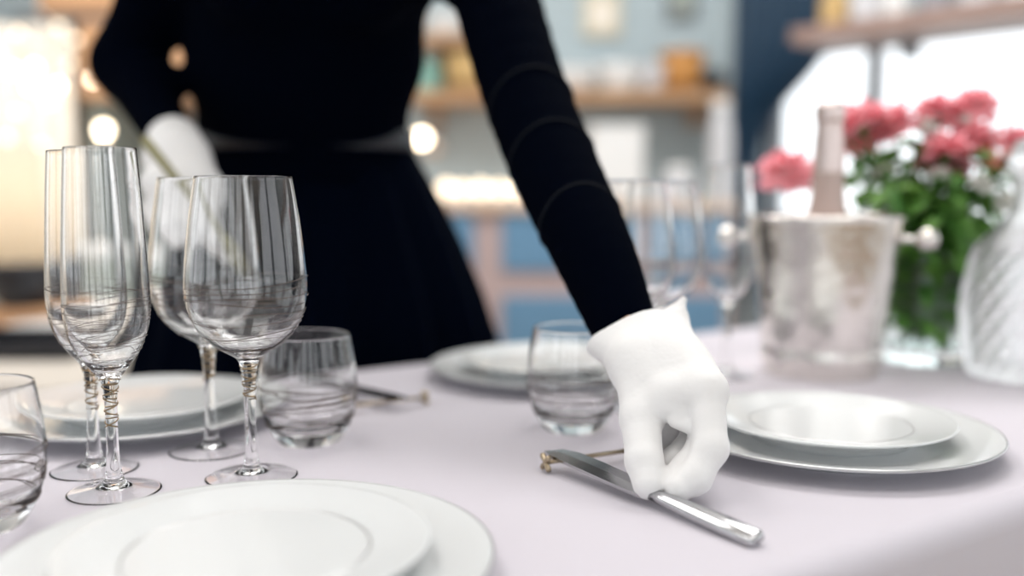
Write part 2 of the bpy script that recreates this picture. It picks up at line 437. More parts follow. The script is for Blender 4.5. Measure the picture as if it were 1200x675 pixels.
def stem_wrap(z0, z1, rf, parent, seed):
    r_ = random.Random(seed); v = []; f = []
    for k in range(2):
        ph = r_.uniform(0, 6); path = []
        T = 3.2 + k
        for i in range(60):
            t = i / 59; z = z1 + (z0 - z1) * t; a = ph + T * 2 * PI * t * (1 if k else -1); rr = rf(z) + .0003
            path.append((rr * math.cos(a), rr * math.sin(a), z))
        tube_data(path, .0006, 4, False, v, f)
    return raw('gilded_wrap', v, f, 'swirlgold', parent, True)
def goblet(name, cat, foot, stem, bowl_out, inner, dz, seed, n, wall=.0011, stemz=None):
    t = thing(name, '', cat)
    ft = spline(foot, 6); st = spline(stem, 8); bo = spline(bowl_out, 8); inn = spline(inner, 8)
    lathe('foot', ft, 'glass', t, 64); lathe('stem', st, 'glass', t, 32)
    rim = bo[-1]; ri = inn[0]
    top = [(rim[0] - .0001, rim[1] + .0003), ((rim[0] + ri[0]) / 2, rim[1] + .0005), (ri[0] + .0001, ri[1] + .0003)]
    lathe('bowl', bo + [Vector((a, b)) for a, b in top] + inn, 'glass', t, 96)
    swirls([(p[0], p[1]) for p in bo], dz[0], dz[1], n, seed, t)
    al = [(p[0], p[1]) for p in st + bo]
    stem_wrap(stemz[0], stemz[1], lambda z: prof_r(al, z), t, seed + 1)
    return t
wine0 = goblet('wine_glass', 'wine glass',
    [(0, .0042), (.010, .0038), (.020, .0021), (.0320, .0004), (.0345, .0002), (.0357, .0008), (.0345, .0014), (.0320, .0017), (.020, .0034), (.0110, .0056), (.0066, .0098), (.0050, .019)],
    [(.0050, .019), (.0045, .035), (.0044, .055), (.0048, .072), (.0057, .084), (.0068, .0905)],
    [(.0068, .0905), (.0095, .0955), (.0165, .100), (.0275, .107), (.0385, .120), (.0450, .136), (.0468, .152), (.0456, .170), (.0418, .203), (.0366, .236)],
    [(.0356, .236), (.0408, .203), (.0446, .170), (.0458, .152), (.0440, .137), (.0374, .1215), (.0265, .1095), (.0160, .1035), (.0070, .1010), (0, .1004)],
    (.103, .156), 3, 12, stemz=(.062, .0925))
flute0 = goblet('champagne_flute', 'champagne flute',
    [(0, .0044), (.009, .0040), (.018, .0022), (.0300, .0004), (.0325, .0002), (.0337, .0008), (.0325, .0014), (.0300, .0017), (.018, .0035), (.0105, .0062), (.0066, .0120), (.0050, .023)],
    [(.0050, .023), (.0044, .040), (.0043, .058), (.0047, .072), (.0056, .082)],
    [(.0056, .082), (.0085, .0885), (.0150, .0965), (.0225, .1075), (.0278, .120), (.0302, .136), (.0303, .155), (.0288, .190), (.0270, .225), (.0250, .2560)],
    [(.0241, .2560), (.0261, .225), (.0279, .190), (.0293, .155), (.0292, .137), (.0267, .1215), (.0213, .1100), (.0138, .1000), (.0060, .0955), (0, .0945)],
    (.090, .152), 5, 16, stemz=(.05, .088))
def make_tumbler():
    t = thing('tumbler', '', 'tumbler')
    bo = spline([(0, .0016), (.018, .0014), (.0245, .0004), (.0272, .0012), (.0310, .0060), (.0375, .018), (.0420, .034), (.0435, .052), (.0425, .072), (.0402, .086), (.0382, .0975)], 6)
    inn = spline([(.0372, .0975), (.0390, .086), (.0412, .072), (.0421, .052), (.0404, .036), (.0360, .0225), (.0260, .0150), (.012, .0125), (0, .0120)], 6)
    rim = [Vector((.0380, .0979)), Vector((.0377, .0981)), Vector((.0374, .0979))]
    lathe('body', bo + rim + inn, 'glass', t, 96)
    swirls([(p[0], p[1]) for p in bo[24:]], .016, .056, 11, 9, t, .00042)
    return t
tum0 = make_tumbler()
G = 'wine glasses with swirl lines'
wine0.location = (-.206, .738, TZ); wine0['label'] = 'sharp wine glass with dark swirl lines at the rear rim of the near plate'; wine0['group'] = G
for lab, loc, rz in (('blurred wine glass between the front wine glass and the flutes', (-.262, .815, TZ), 2), ('wine glass right of the reaching sleeve', (.168, 1.075, TZ), 1), ('wine glass mostly hidden behind the reaching forearm', (.122, .990, TZ), 4)):
    clone(wine0, lab, loc, rz)['group'] = G
G = 'champagne flutes with swirl lines'
flute0.location = (-.299, .700, TZ); flute0['label'] = 'tall champagne flute in front, on the left with swirl lines'; flute0['group'] = G
for lab, loc, rz in (('leftmost champagne flute, half behind the front flute', (-.3385, .757, TZ), 2.2), ('tall blurred champagne flute beside the ice bucket', (.262, 1.155, TZ), 1)):
    clone(flute0, lab, loc, rz)['group'] = G
G = 'short stemless tumblers'
tum0.location = (-.358, .622, TZ); tum0['label'] = 'stemless tumbler cut off by the left picture edge'; tum0['group'] = G
for lab, loc, rz in (('stemless tumbler right of the front wine glass', (-.183, .845, TZ), 2), ('stemless tumbler just left of the reaching gloved hand', (.058, .890, TZ), 4)):
    clone(tum0, lab, loc, rz)['group'] = G

# ------------------------------------------------------------------ cutlery
def make_knife():
    # lies along +x: handle end at 0, blade tip at .215
    t = thing('table_knife', '', 'knife')
    secs = [(0, .0062, .0030), (.003, .0075, .0042), (.03, .0074, .0042), (.06, .0066, .0038), (.085, .0052, .0034), (.098, .0046, .0032)]
    v = []; f = []; S = 12
    for x, hw, hh in secs:
        for k in range(S):
            a = 2 * PI * k / S; ca, sa = math.cos(a), math.sin(a); e = .55
            v.append((x, hw * math.copysign(abs(ca) ** e, ca), hh * math.copysign(abs(sa) ** e, sa)))
    for j in range(len(secs) - 1):
        for k in range(S): f.append((j * S + k, j * S + (k + 1) % S, (j + 1) * S + (k + 1) % S, (j + 1) * S + k))
    f.append(tuple(reversed(range(S)))); f.append(tuple((len(secs) - 1) * S + k for k in range(S)))
    raw('handle', v, f, 'steel', t, True)
    b = [(.097, -.0046, .0044), (.104, -.0075, .0078), (.125, -.0092, .0082), (.160, -.0100, .0082), (.190, -.0092, .0082), (.205, -.0055, .0076), (.212, .0010, .0066), (.215, .0055, .0058)]
    v = []; f = []
    for x, e, s in b:
        v += [(x, e, 0), (x, (e + s) / 2, .0011), (x, s, .0014), (x, s, -.0014), (x, (e + s) / 2, -.0011)]
    for j in range(len(b) - 1):
        for k in range(5): f.append((j * 5 + k, j * 5 + (k + 1) % 5, (j + 1) * 5 + (k + 1) % 5, (j + 1) * 5 + k))
    f.append((4, 3, 2, 1, 0)); f.append(tuple((len(b) - 1) * 5 + k for k in range(5)))
    raw('blade', v, f, 'steel', t, False)
    return t
def aim(o, a, b, roll=0):
    from mathutils import Quaternion
    d = (Vector(b) - Vector(a)).normalized(); o.location = a
    o.rotation_euler = (d.to_track_quat('X', 'Z') @ Quaternion((1, 0, 0), roll)).to_euler()
kn = make_knife(); kn['label'] = 'polished steel table knife under the gloved fingertips'; kn['group'] = 'table knives'
aim(kn, (.1560, .5870, TZ + .0046), (.0265, .7680, TZ + .0166), math.radians(-18))
kn2 = copy_tree(kn); kn2['label'] = 'table knife behind the tumbler, pointing at the skirt'
aim(kn2, (-.248, 1.120, TZ + .0046), (-.112, .957, TZ + .0138), math.radians(4))
def make_rest():
    t = thing('knife_rest', '', 'knife rest')
    L = .042
    tube('bar', [(-L, 0, .0085), (0, 0, .0085), (L, 0, .0085)], .0019, 'bronze', t, 10)
    for s in (-1, 1):
        for a in (PI / 4, 3 * PI / 4):
            v = Vector((0, math.cos(a), math.sin(a))); c = Vector((s * L, 0, .0085))
            p = tube('cross_leg', [c - v * .0082, c - v * .006, c, c + v * .006, c + v * .0082], [.0020, .0026, .0019, .0026, .0020], 'bronze', t, 10)
    return t
kr = make_rest(); kr.location = (.0645, .7675, TZ); kr.rotation_euler = (0, 0, math.radians(27)); kr['label'] = 'bronze knife rest with crossed ends under the knife tip'; kr['group'] = 'knife rests'
kr2 = clone(kr, 'bronze knife rest right of the middle tumbler', (-.128, .972, TZ), math.radians(30))

# ------------------------------------------------------------------ ice bucket, bottle, flowers, crystal
BX, BY = .384, 1.176
bk = thing('ice_bucket', 'hammered silver ice bucket with knob handles', 'ice bucket', (BX, BY, TZ), math.radians(-20))
lathe('pail', spline([(0, .002), (.062, .002), (.067, .001), (.069, .006), (.0745, .05), (.083, .12), (.0915, .188)], 8) + [Vector((.0925, .192))] + spline([(.090, .192), (.0815, .12), (.073, .05), (.067, .010), (0, .008)], 6), 'bucket', bk, 96)
tube('rolled_rim', [(.0925 * math.cos(a), .0925 * math.sin(a), .1935) for a in [2 * PI * i / 64 for i in range(64)]], .0032, 'nickel', bk, 10, True)
for s in (1, -1):
    h = lathe('knob_handle', spline([(0, 0), (.006, 0), (.005, .006), (.0042, .014), (.007, .018), (.0125, .024), (.0140, .031), (.011, .039), (.005, .0425), (0, .043)], 5), 'nickel', bk, 24)
    h.location = (s * .087, 0, .168); h.rotation_euler = (0, s * PI / 2, 0)
bt = thing('champagne_bottle', 'champagne bottle with rose silver foil neck standing in the bucket', 'bottle', (BX + .004, BY + .004, TZ + .0105))
lathe('glass_body', spline([(0, .004), (.03, .003), (.042, .004), (.0435, .02), (.0435, .11), (.039, .145), (.027, .180), (.0205, .205), (.0190, .245)], 6), 'bottle', bt, 48)
lathe('foil', spline([(.0193, .238), (.0185, .26), (.0168, .285), (.0160, .296), (.0178, .300), (.0182, .308), (.0172, .318), (.010, .3235), (0, .3245)], 5), 'foil', bt, 48)

# vase
VX, VY = .548, 1.262
vs = thing('glass_vase', 'clear glass vase holding the bouquet, thick white base', 'vase', (VX, VY, TZ))
lathe('body', spline([(0, .001), (.045, .001), (.0505, .003), (.051, .02), (.050, .08), (.050, .155)], 5) + [Vector((.0495, .156))] + spline([(.047, .155), (.047, .08), (.047, .026), (.042, .020), (0, .019)], 5), 'thickglass', vs, 64)
def petal_data(v, f, az, el, L, W, cup, base):
    # a curved petal strip 3 x 4
    ca, sa = math.cos(az), math.sin(az); b0 = len(v)
    for j in range(4):
        t = j / 3; e = el + cup * t; rr = L * t
        w_ = W * math.sin(PI * min(.15 + .75 * t, 1)) * (1 if j < 3 else .75)
        for k in (-1, 0, 1):
            x = rr * math.cos(e); z = rr * math.sin(e) - .12 * W * abs(k) + (R.uniform(-.1, .1) * W if j == 3 else 0); y = k * w_ / 2
            v.append((base[0] + x * ca - y * sa, base[1] + x * sa + y * ca, base[2] + z))
    for j in range(3):
        for k in range(2): f.append((b0 + j * 3 + k, b0 + j * 3 + k + 1, b0 + j * 3 + k + 4, b0 + j * 3 + k + 3))
def bloom_mesh(name, rad, m):
    v = []; f = []
    for lay, (el, cnt, L) in enumerate(((.05, 9, 1), (.35, 9, .95), (.7, 8, .85), (1.05, 7, .75), (1.35, 5, .62))):
        for i in range(cnt):
            petal_data(v, f, 2 * PI * i / cnt + lay * .5 + R.uniform(-.15, .15), el + R.uniform(-.1, .1), rad * L, rad * .85, -.35 + .1 * lay, (0, 0, 0))
    me = bpy.data.meshes.new(name); me.from_pydata(v, [], f); me.update(); me.materials.append(M[m])
    for p in me.polygons: p.use_smooth = True
    return me
BM = {'pink': bloom_mesh('bloom', .041, 'rose'), 'white': bloom_mesh('bloom', .014, 'paleflower'), 'peach': bloom_mesh('bloom', .022, 'peach')}
flowers = [('pink', (.362, 1.27, 1.003), 1.0, 'coral pink carnation lowest, left of the bottle neck'),
    ('pink', (.452, 1.25, 1.058), 1.1, 'coral pink carnation just right of the bottle neck'),
    ('pink', (.497, 1.26, 1.062), 1.0, 'second coral pink carnation right of the bottle neck'),
    ('pink', (.553, 1.255, 1.078), .85, 'coral pink carnation at the top centre of the bouquet'),
    ('pink', (.598, 1.25, 1.086), .85, 'topmost coral pink carnation, right of centre'),
    ('pink', (.548, 1.22, 1.022), 1.05, 'coral pink carnation lower centre of the bouquet'),
    ('pink', (.585, 1.235, 1.040), 1.0, 'coral pink carnation between the centre and right blooms'),
    ('peach', (.596, 1.215, 1.018), 1.0, 'peach bloom low on the right of the bouquet'),
    ('pink', (.655, 1.25, 1.036), .9, 'coral pink carnation at the right picture edge'),
    ('peach', (.635, 1.23, 1.015), .8, 'small peach bloom near the right picture edge'),
    ('white', (.527, 1.235, 1.058), 1.2, 'small white flower between the pink carnations'),
    ('white', (.577, 1.235, 1.063), 1.1, 'small white flower under the topmost carnation'),
    ('white', (.532, 1.195, .995), 1.1, 'small white flower in the green leaves at centre'),
    ('white', (.580, 1.185, .985), 1.1, 'small white flower low on the right leaves'),
    ('white', (.470, 1.215, 1.000), 1.0, 'small white flower low beside the bottle neck'),
    ('white', (.612, 1.19, .962), 1.2, 'small white flower above the crystal decanter')]
for kind, p, s, lab in flowers:
    base = Vector((VX + R.uniform(-.02, .02), VY + R.uniform(-.02, .02), TZ + .03)); P = Vector(p)
    t = thing({'pink': 'pink_carnation', 'peach': 'peach_flower', 'white': 'white_flower'}[kind], lab, 'flower', tuple(base), 0, 'cut flowers in the vase')
    b = link('bloom', BM[kind].copy(), None, t); b.location = P - base; b.scale = (s, s, s); b.rotation_euler = (R.uniform(.2, .7), R.uniform(-.3, .3), R.uniform(0, 6))
    mid = Vector((VX + (P.x - VX) * .25, VY + (P.y - VY) * .3, TZ + .15)) - base
    tube('stem', spline([(0, 0, 0), tuple(mid), tuple(P - base - Vector((0, 0, .003)))], 6), .0022, 'stem', t, 6)
    lathe('calyx', [(0, -.012), (.004 * s, -.010), (.006 * s, -.003), (.005 * s, .004), (0, .004)], 'stem', t, 10).location = P - base
def sprig(base, tip, n, size, lab):
    t = thing('leaf_sprig', lab, 'foliage', tuple(base), 0, 'green leaf sprigs in the vase')
    b = Vector(base); P = Vector(tip) - b
    mid = Vector((P.x * .22, P.y * .22, P.z * .5))
    path = spline([(0, 0, 0), tuple(mid), tuple(P)], 8); tube('stem', path, .0016, 'stem', t, 5)
    v = []; f = []
    for i in range(n):
        q = path[int(len(path) * (.2 + .79 * i / n))]; az = R.uniform(0, 6.28); petal_data(v, f, az, R.uniform(-.2, .9), size * R.uniform(.7, 1.25), size * .5, -.6, tuple(q))
    raw('leaves', v, f, 'leaf', t, True)
tips = [(.445, 1.24, 1.03), (.468, 1.2, .985), (.49, 1.25, 1.02), (.505, 1.19, .975), (.525, 1.24, 1.03), (.55, 1.2, 1.0), (.575, 1.23, 1.02), (.60, 1.2, .99), (.625, 1.24, 1.01), (.64, 1.24, .99), (.51, 1.3, 1.02), (.57, 1.3, 1.04), (.46, 1.29, 1.0), (.53, 1.185, .945), (.50, 1.2, .93), (.565, 1.205, .95), (.55, 1.25, .98), (.52, 1.27, .96)]
SPRIG = ['leafy sprig just right of the bottle neck, highest there', 'leafy sprig hanging in front by the bucket rim', 'leafy sprig under the second pink carnation', 'leafy sprig in front over the bucket knob', 'leafy sprig between the left and centre carnations', 'leafy sprig under the lower centre carnation', 'leafy sprig under the top centre carnation', 'leafy sprig in front under the peach bloom', 'leafy sprig right of the peach bloom', 'leafy sprig above the crystal decanter', 'leafy sprig at the back behind the left carnations', 'tallest leafy sprig at the back behind the top carnations', 'leafy sprig at the back beside the bottle', 'low leafy sprig right above the bucket knob', 'low leafy sprig behind the bucket knob', 'low leafy sprig beside the decanter shoulder', 'leafy sprig in the middle of the bouquet', 'short leafy sprig at the middle back of the vase']
for i, tp in enumerate(tips):
    sprig((VX + R.uniform(-.03, .03), VY + R.uniform(-.03, .03), TZ + .025), tp, 34, .046, SPRIG[i])
# decanter of cut crystal
dc = thing('crystal_decanter', 'cut crystal decanter at the right picture edge', 'decanter', (.618, 1.140, TZ))
prof = []
for j in range(21):
    z = .004 + j * .0075; r = .058 + .014 * math.sin(PI * min(1, j / 20) * .9 + .15)
    prof.append((r, z))
body = [(0, .001), (.052, .001)] + prof + [(.052, .168), (.034, .186), (.024, .200), (.020, .215), (.022, .232), (.026, .238)] + [(.022, .238), (.015, .215), (.020, .198), (.045, .165), (.054, .10), (.050, .02), (0, .016)]
lathe('body', body, 'crystal', dc, 44, False, lambda t, z, j: 1 + (.035 if (int(round(t / (2 * PI) * 44)) % 2) ^ ((j // 2) % 2) else -.015) if 2 <= j <= 22 else 1)
lathe('stopper', [(0, .212), (.013, .212), (.014, .236), (.024, .242), (.030, .262), (.020, .285), (0, .292)], 'crystal', dc, 10, False)

# ------------------------------------------------------------------ the waitress
# joints (metres). Her left arm (picture right) reaches down to the knife, her right hand holds a fork.
HIP = (-.295, 1.40, .93); WST = (-.294, 1.385, 1.05); CH1 = (-.272, 1.33, 1.16); CH2 = (-.250, 1.265, 1.265); NECK = (-.235, 1.205, 1.36); HEADC = (-.215, 1.15, 1.485)
LS = (-.085, 1.215, 1.285); LA = [(-.022, 1.165, 1.215), (.011, 1.06, 1.090), (.044, .965, .995), (.076, .872, .916), (.099, .804, .850)]
RS = (-.425, 1.275, 1.30); RE = (-.532, 1.345, 1.150); RW = (-.425, 1.215, 1.035)
def torso(S, g, k=.05):
    S.ell((HIP[0], HIP[1], .93), (.165 + g, .125 + g, .13 + g), k)
    S.ell((WST[0] - .006, WST[1], WST[2]), (.150 + g, .105 + g, .12 + g), k)
    S.ell((CH1[0] - .010, CH1[1], CH1[2]), (.163 + g, .108 + g, .13 + g), k)
    S.ell((CH2[0] - .008, CH2[1], CH2[2]), (.166 + g, .110 + g, .12 + g), k)
    S.ell((CH2[0] - .06, CH2[1] - .085, CH2[2] - .03), (.058 + g, .05 + g, .055 + g), .04); S.ell((CH2[0] + .07, CH2[1] - .08, CH2[2] - .035), (.058 + g, .05 + g, .055 + g), .04)
    S.cone(LS, RS, .055 + g, .055 + g, .05)
def arms(S, g, k=.03):
    S.cone(LS, LA[0], .056 + g, .051 + g, .03)
    P_ = [tuple(p) for p in spline(LA, 5)]; R_ = [p[0] + g for p in spline([(.051, 0), (.0465, 0), (.0435, 0), (.0365, 0), (.0265, 0)], 5)]
    S.chain(P_, R_, .004)
    S.chain([RS, RE, RW], [.054 + g, .043 + g, .030 + g], k)
person = SDF((-.80, .72, 0), (.26, 1.72, 1.66), .011)
torso(person, -.012); arms(person, -.008)
for s in (-1, 1):
    hx = HIP[0] + s * .085
    person.chain([(hx, 1.40, .90), (hx + s * .005, 1.405, .50), (hx + s * .005, 1.43, .09)], [.085, .055, .038], .03)
    person.chain([(hx + s * .005, 1.43, .06), (hx + s * .015, 1.33, .035), (hx + s * .015, 1.27, .03)], [.036, .032, .026], .02)
person.cone(NECK, (HEADC[0], HEADC[1] + .02, 1.43), .052, .048, .03)
person.ell(HEADC, (.072, .092, .112), .02)
person.ell((HEADC[0], HEADC[1] - .045, HEADC[2] - .06), (.048, .05, .055), .03)
person.chain([(HEADC[0], HEADC[1] - .085, HEADC[2] + .02), (HEADC[0], HEADC[1] - .112, HEADC[2] - .022)], [.010, .014], .015)
for s in (-1, 1):
    person.ell((HEADC[0] + s * .074, HEADC[1] + .005, HEADC[2] - .005), (.012, .02, .03), .008)
    person.ell((HEADC[0] + s * .03, HEADC[1] - .09, HEADC[2] + .008), (.016, .012, .011), 0, 0, True)
person.cone(LA[-1], (.112, .785, .846), .021, .026, .02)
person.cone(RW, (-.405, 1.175, 1.015), .022, .026, .02)
pers = person.mesh('person', 'skin')
tag(pers, 'person in a black dress and white gloves reaching to place a knife', 'person')
for s in (-1, 1):
    e = lathe('eye', [(0, -.011), (.008, -.008), (.011, 0), (.008, .008), (0, .011)], 'eye', pers, 16); e.location = (HEADC[0] + s * .03, HEADC[1] - .079, HEADC[2] + .007)
    ir = lathe('iris', [(0, 0), (.0046, .0006), (.005, .003), (0, .004)], 'hair', e, 14); ir.rotation_euler = (PI / 2 + .35, 0, 0); ir.location = (0, -.0095, -.003)
    tube('eyebrow', spline([(HEADC[0] + s * .012, HEADC[1] - .093, HEADC[2] + .026), (HEADC[0] + s * .030, HEADC[1] - .088, HEADC[2] + .031), (HEADC[0] + s * .048, HEADC[1] - .073, HEADC[2] + .026)], 4), .0028, 'hair', pers, 6)
lp = SDF((HEADC[0] - .04, HEADC[1] - .13, HEADC[2] - .09), (HEADC[0] + .04, HEADC[1] - .06, HEADC[2] - .03), .002)
lp.chain([(HEADC[0] - .02, HEADC[1] - .088, HEADC[2] - .058), (HEADC[0], HEADC[1] - .097, HEADC[2] - .056), (HEADC[0] + .02, HEADC[1] - .088, HEADC[2] - .058)], [.003, .007, .003], .005)
lp.mesh('lips', 'lip', pers)
hr = SDF((HEADC[0] - .14, HEADC[1] - .14, HEADC[2] - .14), (HEADC[0] + .14, HEADC[1] + .24, HEADC[2] + .17), .006)
hr.ell((HEADC[0], HEADC[1] + .016, HEADC[2] + .018), (.083, .098, .112), .02); hr.ell((HEADC[0], HEADC[1] + .125, HEADC[2] + .03), (.045, .04, .045), .02)
hr.ell((HEADC[0], HEADC[1] - .085, HEADC[2] - .035), (.066, .09, .098), 0, 0, True)
hr.mesh('hair', 'hair', pers)
# knitted top with long sleeves
top = SDF((-.82, .74, .80), (.24, 1.62, 1.44), .0065)
torso(top, 0); top.plane_cut((0, 0, .985), (0, 0, -1)); arms(top, 0)
top.cone((CH2[0] + .01, CH2[1] - .03, 1.31), NECK, .075, .062, .04)
# soft creases where the sleeves bend
for (p, q, r_) in (((-.52, 1.33, 1.13), (-.47, 1.30, 1.12), .02),):
    top.cone(p, q, r_, r_, .03)
top.plane_cut(tuple(LA[-1]), (.022, -.06, -.055))
bl = top.mesh('knit_top', 'dress', pers)
# ribbed ridges around the reaching sleeve
def ridge(c, d, r, tiltv):
    d = Vector(d).normalized(); a = d.cross(Vector(tiltv)).normalized(); b = d.cross(a)
    pts = []
    for i in range(40):
        t = 2 * PI * i / 40; pts.append(Vector(c) + a * r * math.cos(t) + b * r * math.sin(t) + d * .006 * math.sin(2 * t + 1))
    tube('sleeve_ridge', pts, .0014, 'seam', bl, 6, True)
for i, tt, r in ((1, .25, .0468), (1, .85, .0448), (2, .6, .0405)):
    a, b = Vector(LA[i]), Vector(LA[i + 1]); ridge(a.lerp(b, tt), b - a, r, (0, 0, 1))
cf = Vector(LA[-1]); dv = Vector((.022, -.06, -.055)).normalized()
# long flared skirt with folds
def skirt():
    v = []; f = []; S = 128; rows = []
    lev = [(1.062, .142, .106), (1.03, .152, .115), (.97, .182, .135), (.90, .212, .152), (.82, .240, .168), (.72, .268, .185), (.6, .298, .192), (.45, .325, .198), (.3, .35, .204), (.16, .372, .21)]
    for j, (z, a, b) in enumerate(lev):
        row = []; dep = min(1, j / 6)
        for i in range(S):
            t = 2 * PI * i / S; fold = 1 + dep * (.050 * math.sin(13 * t + .7) + .022 * math.sin(29 * t + j * .1))
            row.append(len(v)); v.append((HIP[0] + a * fold * math.cos(t), HIP[1] - .01 + .05 * min(1, j / 4) + b * fold * math.sin(t) + .012 * j * (math.sin(t) > 0) * .5, z))
        rows.append(row)
    for A, B in zip(rows, rows[1:]):
        for i in range(S): k = (i + 1) % S; f.append((A[i], B[i], B[k], A[k]))
    o = raw('skirt', v, f, 'skirt', pers, True); md = o.modifiers.new('thickness', 'SOLIDIFY'); md.thickness = .003; md.offset = -1
    return o
skirt()
bp = [(HIP[0] + .153 * math.cos(t), HIP[1] - .012 + .117 * math.sin(t)) for t in [2 * PI * i / 64 for i in range(64)]]
v = []; f = []
for x, y in bp: v += [(x, y, 1.032), (x, y, 1.060), (HIP[0] + (x - HIP[0]) * 1.02, HIP[1] + (y - HIP[1]) * 1.02, 1.058), (HIP[0] + (x - HIP[0]) * 1.02, HIP[1] + (y - HIP[1]) * 1.02, 1.034)]
for i in range(64):
    k = (i + 1) % 64
    for q in range(4): f.append((i * 4 + q, k * 4 + q, k * 4 + (q + 1) % 4, i * 4 + (q + 1) % 4))
raw('belt', v, f, 'belt', pers, True)
for s in (-1, 1):
    hx = HIP[0] + s * .095
    sh = SDF((hx - .08, 1.19, 0), (hx + .08, 1.52, .12), .004)
    sh.chain([(hx - s * .005, 1.44, .045), (hx + s * .005, 1.34, .042), (hx + s * .005, 1.26, .034)], [.044, .042, .034], .03); sh.plane_cut((0, 0, .004), (0, 0, -1)); sh.mesh('shoe', 'shoe', pers)
# reaching glove
H = {'W': (0.1060, 0.8130, 0.8580), 'palm': (0.1230, 0.7560, 0.8350), 'I0': (0.1460, 0.7040, 0.8260), 'I1': (0.1440, 0.6760, 0.7900), 'I2': (0.1310, 0.6660, 0.7710), 'I3': (0.1190, 0.6620, 0.7650), 'M0': (0.1440, 0.7230, 0.8290), 'M1': (0.1430, 0.6950, 0.7880), 'M2': (0.1270, 0.6830, 0.7720), 'M3': (0.1160, 0.6730, 0.7660), 'R0': (0.1380, 0.7420, 0.8310), 'R1': (0.1420, 0.7230, 0.7870), 'R2': (0.1220, 0.7040, 0.7730), 'R3': (0.1120, 0.6990, 0.7670), 'L0': (0.1290, 0.7560, 0.8330), 'L1': (0.1330, 0.7470, 0.7920), 'L2': (0.1170, 0.7320, 0.7750), 'L3': (0.1090, 0.7230, 0.7710), 'T0': (0.0990, 0.7560, 0.8380), 'T1': (0.0980, 0.7130, 0.8030), 'T2': (0.0970, 0.6850, 0.7780), 'T3': (0.0980, 0.6710, 0.7650), 'web': (0.1200, 0.7130, 0.8200), 'cuffL': (0.0700, 0.8030, 0.8480), 'cuffR': (0.1440, 0.8130, 0.8780)}
gl = SDF((.04, .62, .748), (.19, .86, .90), .00125)
gl.chain([H['W'], H['palm']], [.027, .027], .02)
gl.cone((.078, .801, .848), (.134, .812, .867), .008, .010, .02)
gl.cone((.074, .800, .850), (.098, .757, .836), .012, .016, .02); gl.cone((.136, .812, .868), (.142, .752, .835), .010, .012, .02)
gl.chain([H['palm'], H['I0']], [.023, .0135], .02); gl.chain([H['palm'], H['M0']], [.022, .0135], .02); gl.chain([H['W'], H['R0']], [.022, .0125], .02); gl.chain([H['W'], H['L0']], [.020, .012], .02)
gl.chain([(.097, .790, .850), H['T0'], H['T1']], [.016, .0170, .0152], .012)
gl.chain([H['T0'], H['web']], [.016, .0125], .016); gl.cone(H['T1'], H['web'], .012, .0105, .010); gl.cone(H['web'], H['I0'], .012, .0125, .012)
gl.chain([H['T1'], H['T2'], H['T3']], [.0152, .0138, .0112], .004)
for q, rs in (('L', [.0115, .0095, .0085, .0078]), ('R', [.0125, .0105, .0095, .0085]), ('M', [.0130, .0115, .0108, .0095]), ('I', [.0132, .0122, .0114, .0096])):
    gl.chain([H[q + str(i)] for i in range(4)], rs, .005)
# gathered cotton between thumb and forefinger, and the pointed corner of the cuff
gl.cone((.114, .704, .812), (.127, .700, .809), .0050, .0055, .006); gl.cone((.121, .698, .804), (.131, .694, .801), .0045, .005, .004)
gl.plane_cut((.075, .799, .845), (-.26, .72, .64))
gl.chain([(.0755, .800, .847), (.086, .789, .858), (.104, .786, .867), (.124, .794, .870), (.137, .804, .871)], [.0042, .0034, .0034, .0038, .0060], .005)
gl.cone((.137, .803, .869), (.1455, .806, .883), .0085, .0030, .008); gl.cone((.084, .797, .848), (.0735, .799, .8475), .009, .0040, .008)
gl.chain([(.078, .789, .842), (.098, .776, .855), (.122, .782, .862)], [.0025, .003, .002], .006)
gl.ell((.101, .812, .864), (.028, .016, .012), 0, 0, True)
sl, P = gl.block(gl.lo, gl.lo + gl.vox * gl.n)       # the glove is open where the wrist enters
glove = gl.mesh('glove', 'glove', pers)
# holding glove: a loose fist seen from the back of the hand, thumb on the handle
g2 = SDF((-.50, 1.02, .82), (-.29, 1.26, 1.09), .0022)
DN = Vector((.004, 0, -.026))
pc = Vector((-.392, 1.150, 1.003)) + DN
g2.chain([RW, (-.410, 1.180, 1.012), tuple(pc)], [.034, .036, .040], .02)
kn_ = [(-.424, 1.125, 1.012), (-.402, 1.112, 1.006), (-.381, 1.112, .995), (-.364, 1.120, .980)]
for i, a in enumerate(kn_):
    a = Vector(a) + DN; g2.cone(tuple(pc + Vector((-.02 + .013 * i, .01, .008 - .004 * i))), tuple(a), .020, .0145, .015)
    b = a + Vector((.012, -.012, -.034 - .004 * (i in (1, 2)))); c = b + Vector((.010, .022, -.018)); d = c + Vector((-.002, .020, .004))
    g2.chain([tuple(a), tuple(b), tuple(c), tuple(d)], [.0138, .0125, .0112, .010], .005)
g2.chain([tuple(Vector(q) + DN) for q in ((-.415, 1.165, .998), (-.424, 1.132, .980), (-.408, 1.104, .962), (-.392, 1.098, .946))], [.018, .0155, .0135, .0115], .008)
g2.mesh('glove', 'glove', pers)
